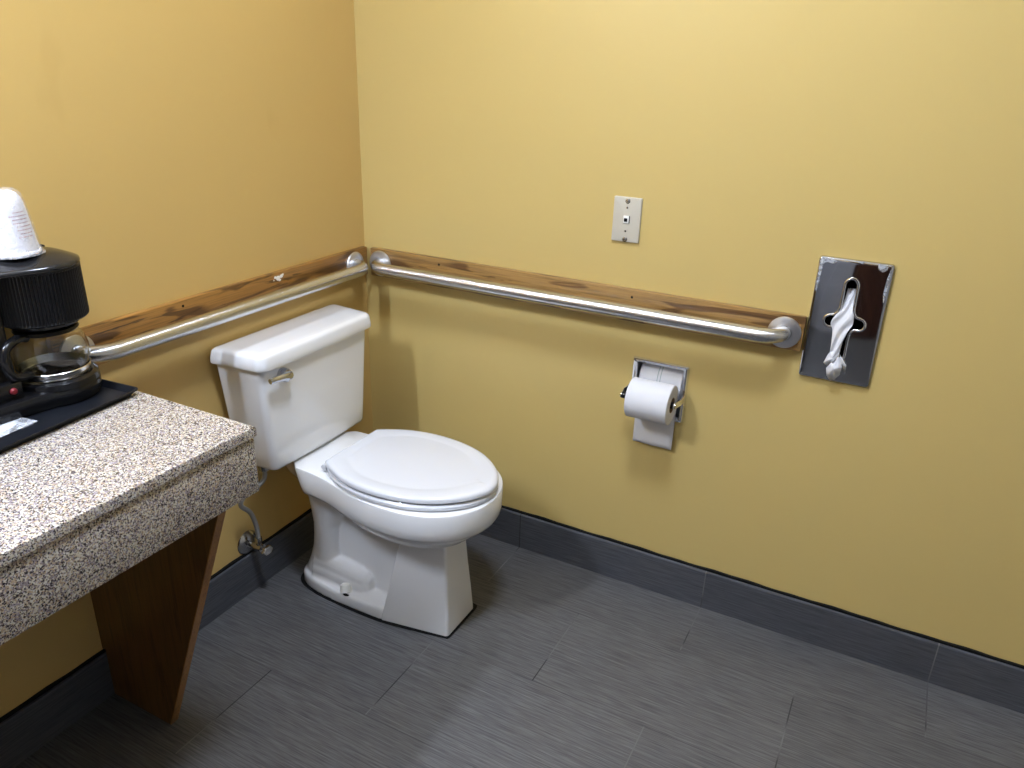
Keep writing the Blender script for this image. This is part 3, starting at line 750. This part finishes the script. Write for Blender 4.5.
# toilet paper holder, recessed
tx0, tx1 = TPX; tz0, tz1 = TPZ
hx = (tx0+tx1)/2
tp = thing('paper_holder', 'chrome recessed toilet paper holder set in the right wall', 'paper holder', (hx, 0, (tz0+tz1)/2))
bm = bmesh.new()
def fr(i, y): return [(x, y, z) for x, z in round_poly([(tx0+i, tz0+i), (tx1-i, tz0+i), (tx1-i, tz1-i), (tx0+i, tz1-i)], 0.004, 4)]
loft(bm, [fr(0.0, -0.0003), fr(0.001, -0.004), fr(0.004, -0.0085), fr(0.008, -0.0095), fr(0.0125, -0.0070), fr(0.014, -0.0003)], False, False)
obj('frame', bm, M['chrome'], tp)
bm = bmesh.new()
# shallow polished tray with a flat back and two pressed ribs
ix0, ix1, iz0, iz1 = tx0+0.0125, tx1-0.0125, tz0+0.0130, tz1-0.0130
def rc(i, y): return [(x, y, z) for x, z in round_poly([(ix0+i, iz0+i), (ix1-i, iz0+i), (ix1-i, iz1-i), (ix0+i, iz1-i)], 0.004, 4)]
loft(bm, [rc(0.0, -0.0005), rc(0.0, 0.106), rc(0.004, 0.112)], False, True)
obj('recess', bm, M['chrome'], tp, 40)
# the spare roll kept in the recess behind
SR, SY, SZ = 0.0525, 0.0560, 0.6705
sx0, sx1 = ix0+0.0065, ix1-0.0065
sr = thing('toilet_paper_roll', 'spare white toilet paper roll inside the recess behind the hanging roll', 'toilet paper', (hx, SY, SZ))
bm = bmesh.new(); lathe(bm, [(0.0205, sx0), (SR-0.002, sx0), (SR, sx0+0.002), (SR, sx1-0.002), (SR-0.002, sx1), (0.0205, sx1), (0.0205, sx0)], (0, SY, SZ), 64, 'x')
obj('paper', bm, M['paper'], sr)
for dx in (-0.0042, 0.0042):
    bm = bmesh.new(); lathe(bm, [(SR-0.0003, hx-0.004+dx-0.0009), (SR+0.0004, hx-0.004+dx-0.0009), (SR+0.0004, hx-0.004+dx+0.0009), (SR-0.0003, hx-0.004+dx+0.0009), (SR-0.0003, hx-0.004+dx-0.0009)], (0, SY, SZ), 64, 'x')
    tag(obj('wrapper_line', bm, M['greyline'], sr), 'thin grey-green line round the roll')
RYc, RZc, RR = -0.0665, 0.6470, 0.0550
rx0, rx1 = hx-0.0560, hx+0.0605
for s, xa in ((-1, tx0+0.003), (1, tx1-0.004)):
    bm = bmesh.new()
    xe = 0.9215 if s < 0 else (rx1+0.006)
    P0 = [(xa, -0.005, RZc+0.006), (xa+s*0.003, -0.020, RZc+0.006), ((xa+xe)/2+s*0.005, -0.045, RZc+0.003), (xe+s*0.0015, RYc, RZc)]
    cs = catmull(P0, 6)
    loft(bm, [[(c.x+s*0.0014*q, c.y, c.z+h) for q, h in ((-1, -0.009), (1, -0.009), (1, 0.009), (-1, 0.009))] for c in cs])
    lathe(bm, [(0.0, s*0.0045), (0.0085, s*0.004), (0.0092, 0.0), (0.0085, -s*0.004), (0.0, -s*0.0045)], (xe, RYc, RZc), 20, 'x')
    obj('arm', bm, M['chrome'], tp)
bm = bmesh.new(); tube(bm, [(0.9215, RYc, RZc), (rx1+0.005, RYc, RZc)], 0.0095, 18)
obj('roller', bm, M['black'], tp)
rl = thing('toilet_paper_roll', 'white toilet paper roll on the front arms of the chrome holder, loose sheet hanging', 'toilet paper', (hx, RYc, RZc))
bm = bmesh.new(); lathe(bm, [(0.0215, rx0), (RR-0.002, rx0), (RR, rx0+0.002), (RR, rx1-0.002), (RR-0.002, rx1), (0.0215, rx1)], (0, RYc, RZc), 72, 'x')
obj('paper', bm, M['paper'], rl)
bm = bmesh.new(); lathe(bm, [(0.0214, rx0-0.0004), (0.0214, rx1+0.0004), (0.0198, rx1+0.0004), (0.0198, rx0-0.0004), (0.0214, rx0-0.0004)], (0, RYc, RZc), 40, 'x')
obj('core', bm, M['core'], rl)
bm = bmesh.new()
rows = [(RYc+RR*math.cos(a), RZc+RR*math.sin(a)) for a in [0.9-0.9*k/8 for k in range(9)]]
rows = [(y+0.0008, z) for y, z in rows] + [(-0.0112-0.0003*k, RZc-0.012*k) for k in range(1, 14)]
rows[-1] = (rows[-1][0], 0.4905)
loft(bm, [[(x, y+dy+0.0008*math.sin(x*90+z*70), z-(0.001 if x > hx else 0)) for x, dy in [(rx0+0.001+(rx1-rx0-0.002)*k/10, 0.0) for k in range(11)]] for y, z in rows], False, False, closed=False)
ob = obj('hanging_sheet', bm, M['paper'], rl, 60)
sm = ob.modifiers.new('thickness', 'SOLIDIFY'); sm.thickness = 0.0006

# facial tissue dispenser
dx0, dx1, dz0, dz1 = 1.3570, 1.5205, 0.7800, 1.0835
dxc, dzc = (dx0+dx1)/2, (dz0+dz1)/2
td = thing('tissue_dispenser', 'polished steel recessed tissue dispenser with cross-shaped slot on the right wall', 'tissue dispenser', (dxc, 0, dzc))
right = [(0.0, .1090), (.0085, .1050), (.0142, .0960), (.0148, .0800), (.0150, .0480), (.0165, .0300), (.0235, .0180), (.0330, .0155), (.0425, .0105), (.0465, .0010), (.0435, -.0090), (.0345, -.0140),
         (.0235, -.0150), (.0170, -.0230), (.0150, -.0400), (.0148, -.0850), (.0100, -.0960), (0.0, -.1000)]
slot = right + [(-x, z) for x, z in right[-2:0:-1]]
slot = [(p.x+dxc, p.y+dzc) for p in resample(catmull(slot, 5, True), 128)]
def plate_ring(i, n=128):
    """rectangle sampled at the same bearings as the slot so the two rings can be bridged"""
    hx_, hz_ = (dx1-dx0)/2-i, (dz1-dz0)/2-i
    out = []
    for x, z in slot:
        a = math.atan2(z-dzc, x-dxc); c, s = math.cos(a), math.sin(a)
        k = min(hx_/abs(c) if abs(c) > 1e-6 else 1e9, hz_/abs(s) if abs(s) > 1e-6 else 1e9)
        out.append((dxc+c*k, dzc+s*k))
    for sx in (-1, 1):                              # pin four samples to the exact corners
        for sz in (-1, 1):
            j = min(range(n), key=lambda q: (out[q][0]-dxc-sx*hx_)**2+(out[q][1]-dzc-sz*hz_)**2)
            out[j] = (dxc+sx*hx_, dzc+sz*hz_)
    return out
def bridge_fill(bm, outer, inner_, y):
    cu = bpy.data.curves.new('fill', 'CURVE'); cu.dimensions = '2D'; cu.fill_mode = 'FRONT'
    for pts in (outer, inner_):
        sp_ = cu.splines.new('POLY'); sp_.points.add(len(pts)-1); sp_.use_cyclic_u = True
        for q, (x, z) in zip(sp_.points, pts): q.co = (x, z, 0, 1)
    o_ = bpy.data.objects.new('fill', cu); COL.objects.link(o_)
    dg_ = bpy.context.evaluated_depsgraph_get()
    m_ = bpy.data.meshes.new_from_object(o_.evaluated_get(dg_))
    vs = [bm.verts.new((v.co.x, y, v.co.y)) for v in m_.vertices]
    for f in m_.polygons: bm.faces.new([vs[k] for k in f.vertices])
    bpy.data.objects.remove(o_); bpy.data.curves.remove(cu); bpy.data.meshes.remove(m_)
bm = bmesh.new()
pl = lambda i: round_poly([(dx0+i, dz0+i), (dx1-i, dz0+i), (dx1-i, dz1-i), (dx0+i, dz1-i)], max(0.0025, 0.006-i*0.3), 5)
loft(bm, [[(x, y, z) for x, z in pl(i)] for i, y in ((0.0, -0.0003), (0.0, -0.0060), (0.0010, -0.0095), (0.0040, -0.0114), (0.0070, -0.0120))], False, False)
bridge_fill(bm, pl(0.0070), slot, -0.0120)
bmesh.ops.remove_doubles(bm, verts=bm.verts[:], dist=1e-5)
obj('face_plate', bm, M['mirror'], td, 30)
bm = bmesh.new()
n = len(slot)
rings = []
for k in range(n):
    p, a, b = Vector(slot[k]), Vector(slot[k-1]), Vector(slot[(k+1) % n])
    tg = (b-a).normalized(); nm = Vector((tg.y, -tg.x))
    rings.append([(p.x+nm.x*0.0034*math.cos(q), -0.0120-0.0024*math.sin(q), p.y+nm.y*0.0034*math.cos(q)) for q in [2*PI*j/10 for j in range(10)]])
rings.append(rings[0]); loft(bm, rings, False, False); bmesh.ops.remove_doubles(bm, verts=bm.verts[:], dist=1e-6)
obj('slot_rim', bm, M['chrome'], td, 60)
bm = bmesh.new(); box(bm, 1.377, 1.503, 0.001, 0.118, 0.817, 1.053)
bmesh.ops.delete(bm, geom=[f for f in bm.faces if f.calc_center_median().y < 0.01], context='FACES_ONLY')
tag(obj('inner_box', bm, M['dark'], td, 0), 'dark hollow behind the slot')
# scraps of protective film left along the plate's edges
def scrap(pts, name='film_scrap'):
    bm = bmesh.new(); loft(bm, [[(x, y, z) for x, z in pts] for y in (-0.0122, -0.0127)])
    tag(obj(name, bm, M['sleeve'], td, 0), 'torn scrap of clear film')
scrap([(1.3600, 1.0700), (1.3620, 1.0825), (1.3860, 1.0815), (1.3980, 1.0760), (1.3900, 1.0690), (1.3770, 1.0720), (1.3680, 1.0660), (1.3655, 1.0200), (1.3640, 0.9980), (1.3605, 1.0000)])
scrap([(1.4850, 1.0815), (1.5080, 1.0810), (1.5060, 1.0690), (1.4980, 1.0640), (1.4880, 1.0700)])
scrap([(1.5140, 1.0740), (1.5155, 1.0200), (1.5130, 0.9900), (1.5085, 1.0150), (1.5100, 1.0500)])
scrap([(1.4380, 1.0825), (1.4560, 1.0825), (1.4540, 1.0775), (1.4440, 1.0790)])
# tissue pulled through the slot
ts = thing('facial_tissue', 'crumpled white tissue hanging out of the steel dispenser slot', 'tissue', (1.44, -0.012, 0.93))
bm = bmesh.new()
def sheet(rows_, m=12, amp=0.004, seed=0, fr_=2.5):
    L = []
    for k, (xc, hw, y, z) in enumerate(rows_):
        L.append([bm.verts.new((xc+hw*(2*j/m-1), y-amp*min(1, hw/0.012)*(0.5+0.5*math.sin(fr_*PI*j/m+seed+0.5*k)), z+0.0015*math.sin(j*1.7+k+seed))) for j in range(m+1)])
    for a, b in zip(L, L[1:]):
        for j in range(m): bm.faces.new((a[j], a[j+1], b[j+1], b[j]))
def smooth_rows(r, per=4): return [tuple(v) for v in [list(q) for q in catmull4(r, per)]]
def catmull4(pts, per):
    out = []
    for i in range(len(pts)-1):
        a, b, c, d = pts[max(i-1, 0)], pts[i], pts[i+1], pts[min(i+2, len(pts)-1)]
        for k in range(per):
            t_ = k/per
            out.append([0.5*((2*b[q])+(c[q]-a[q])*t_+(2*a[q]-5*b[q]+4*c[q]-d[q])*t_*t_+(3*b[q]-a[q]-3*c[q]+d[q])*t_**3) for q in range(4)])
    out.append(list(pts[-1])); return out
sheet(smooth_rows([(1.4415, .0105, .012, 1.012), (1.4415, .0115, .003, .992), (1.4395, .0135, -.006, .968), (1.4370, .0205, -.0125, .948), (1.4340, .0240, -.0150, .930), (1.4330, .0165, -.0165, .910), (1.4320, .0125, -.0170, .885),
                   (1.4315, .0105, -.0180, .860), (1.4310, .0080, -.0190, .848)]), m=16, amp=0.006, seed=0.6, fr_=3)
def petal(rim, hub, y_rim, seed):
    rnd = random.Random(seed)
    h = bm.verts.new(hub)
    pts = []
    for k, (x, z) in enumerate(rim):
        pts.append((x, y_rim-0.009*(k % 2)+rnd.uniform(-.003, .003), z))
    vs = [bm.verts.new(p_) for p_ in pts]
    for k in range(len(vs)-1): bm.faces.new((h, vs[k], vs[k+1]))
petal([(1.4360, .8640), (1.4225, .8600), (1.4170, .8480), (1.4115, .8300), (1.4220, .8190), (1.4330, .8350), (1.4440, .8500), (1.4420, .8620)], (1.4290, -.030, .8440), -.020, 3)
petal([(1.4400, .8500), (1.4290, .8330), (1.4190, .8150), (1.4240, .7990), (1.4330, .7840), (1.4440, .7930), (1.4530, .8050), (1.4545, .8300), (1.4470, .8480), (1.4400, .8500)], (1.4370, -.036, .8200), -.022, 5)
petal([(1.4450, .8520), (1.4550, .8420), (1.4630, .8290), (1.4640, .8100), (1.4550, .8230), (1.4490, .8400), (1.4450, .8520)], (1.4540, -.024, .8330), -.016, 8)
ob = obj('tissue_sheet', bm, M['paper'], ts, 22)
sm = ob.modifiers.new('thickness', 'SOLIDIFY'); sm.thickness = 0.0004

# ------------------------------------------------------------------ lamps
cl = thing('ceiling_light', 'round lit ceiling lamp over the middle of the bathroom', 'lamp', (1.02, -1.03, RZ))
bm = bmesh.new(); lathe(bm, [(0.0, RZ-0.0005), (0.185, RZ-0.0005), (0.185, RZ-0.03), (0.172, RZ-0.034), (0.172, RZ-0.012), (0.0, RZ-0.012)], (1.02, -1.03, 0), 48)
obj('lamp_base', bm, M['ceiling'], cl)
bm = bmesh.new(); lathe(bm, [(0.168, RZ-0.0135), (0.168, RZ-0.045), (0.150, RZ-0.060), (0.09, RZ-0.070), (0.0, RZ-0.073)], (1.02, -1.03, 0), 48)
obj('diffuser', bm, M['glow_ceiling'], cl)
vl = thing('wall_lamp', 'long lit tube lamp on the left wall above the counter', 'lamp', (0.0, -1.80, 2.10))
obj('lamp_base', B(0.0005, 0.05, -2.02, -1.58, 2.06, 2.14, 0.006), M['chrome'], vl)
bm = bmesh.new(); tube(bm, [(0.13, -2.0, 2.10), (0.13, -1.60, 2.10)], 0.035, 24)
obj('tube_shade', bm, M['glow_vanity'], vl)
for y in (-2.006, -1.594):
    obj('end_cap', B(0.045, 0.170, y-0.0055, y+0.0055, 2.055, 2.145, 0.004), M['chrome'], vl)

# ------------------------------------------------------------------ world, camera, colour management
w = bpy.data.worlds.new('World'); S.world = w; w.use_nodes = True
w.node_tree.nodes['Background'].inputs[0].default_value = (0.02, 0.02, 0.02, 1)
w.node_tree.nodes['Background'].inputs[1].default_value = 0.0
cam = bpy.data.cameras.new('camera'); co = bpy.data.objects.new('camera', cam); COL.objects.link(co)
yaw, pitch, roll = math.radians(117.24053), math.radians(-22.653188), math.radians(1.798545)
f = Vector((math.cos(yaw)*math.cos(pitch), math.sin(yaw)*math.cos(pitch), math.sin(pitch)))
r = f.cross(Vector((0, 0, 1))).normalized(); u = r.cross(f)
r2 = r*math.cos(roll)+u*math.sin(roll); u2 = u*math.cos(roll)-r*math.sin(roll)
mt = Matrix((r2, u2, -f)).transposed().to_4x4(); mt.translation = Vector((1.54932, -1.95218, 1.48743))
co.matrix_world = mt
cam.sensor_fit = 'HORIZONTAL'; cam.sensor_width = 36.0; cam.lens = 774.172/1024*36.0
cam.clip_start = 0.02; cam.clip_end = 50
S.camera = co
S.view_settings.view_transform = 'Standard'; S.view_settings.look = 'None'
S.view_settings.exposure = 0.0; S.view_settings.gamma = 1.0; S.view_settings.use_curve_mapping = False
S.cycles.max_bounces = 10; S.cycles.diffuse_bounces = 6
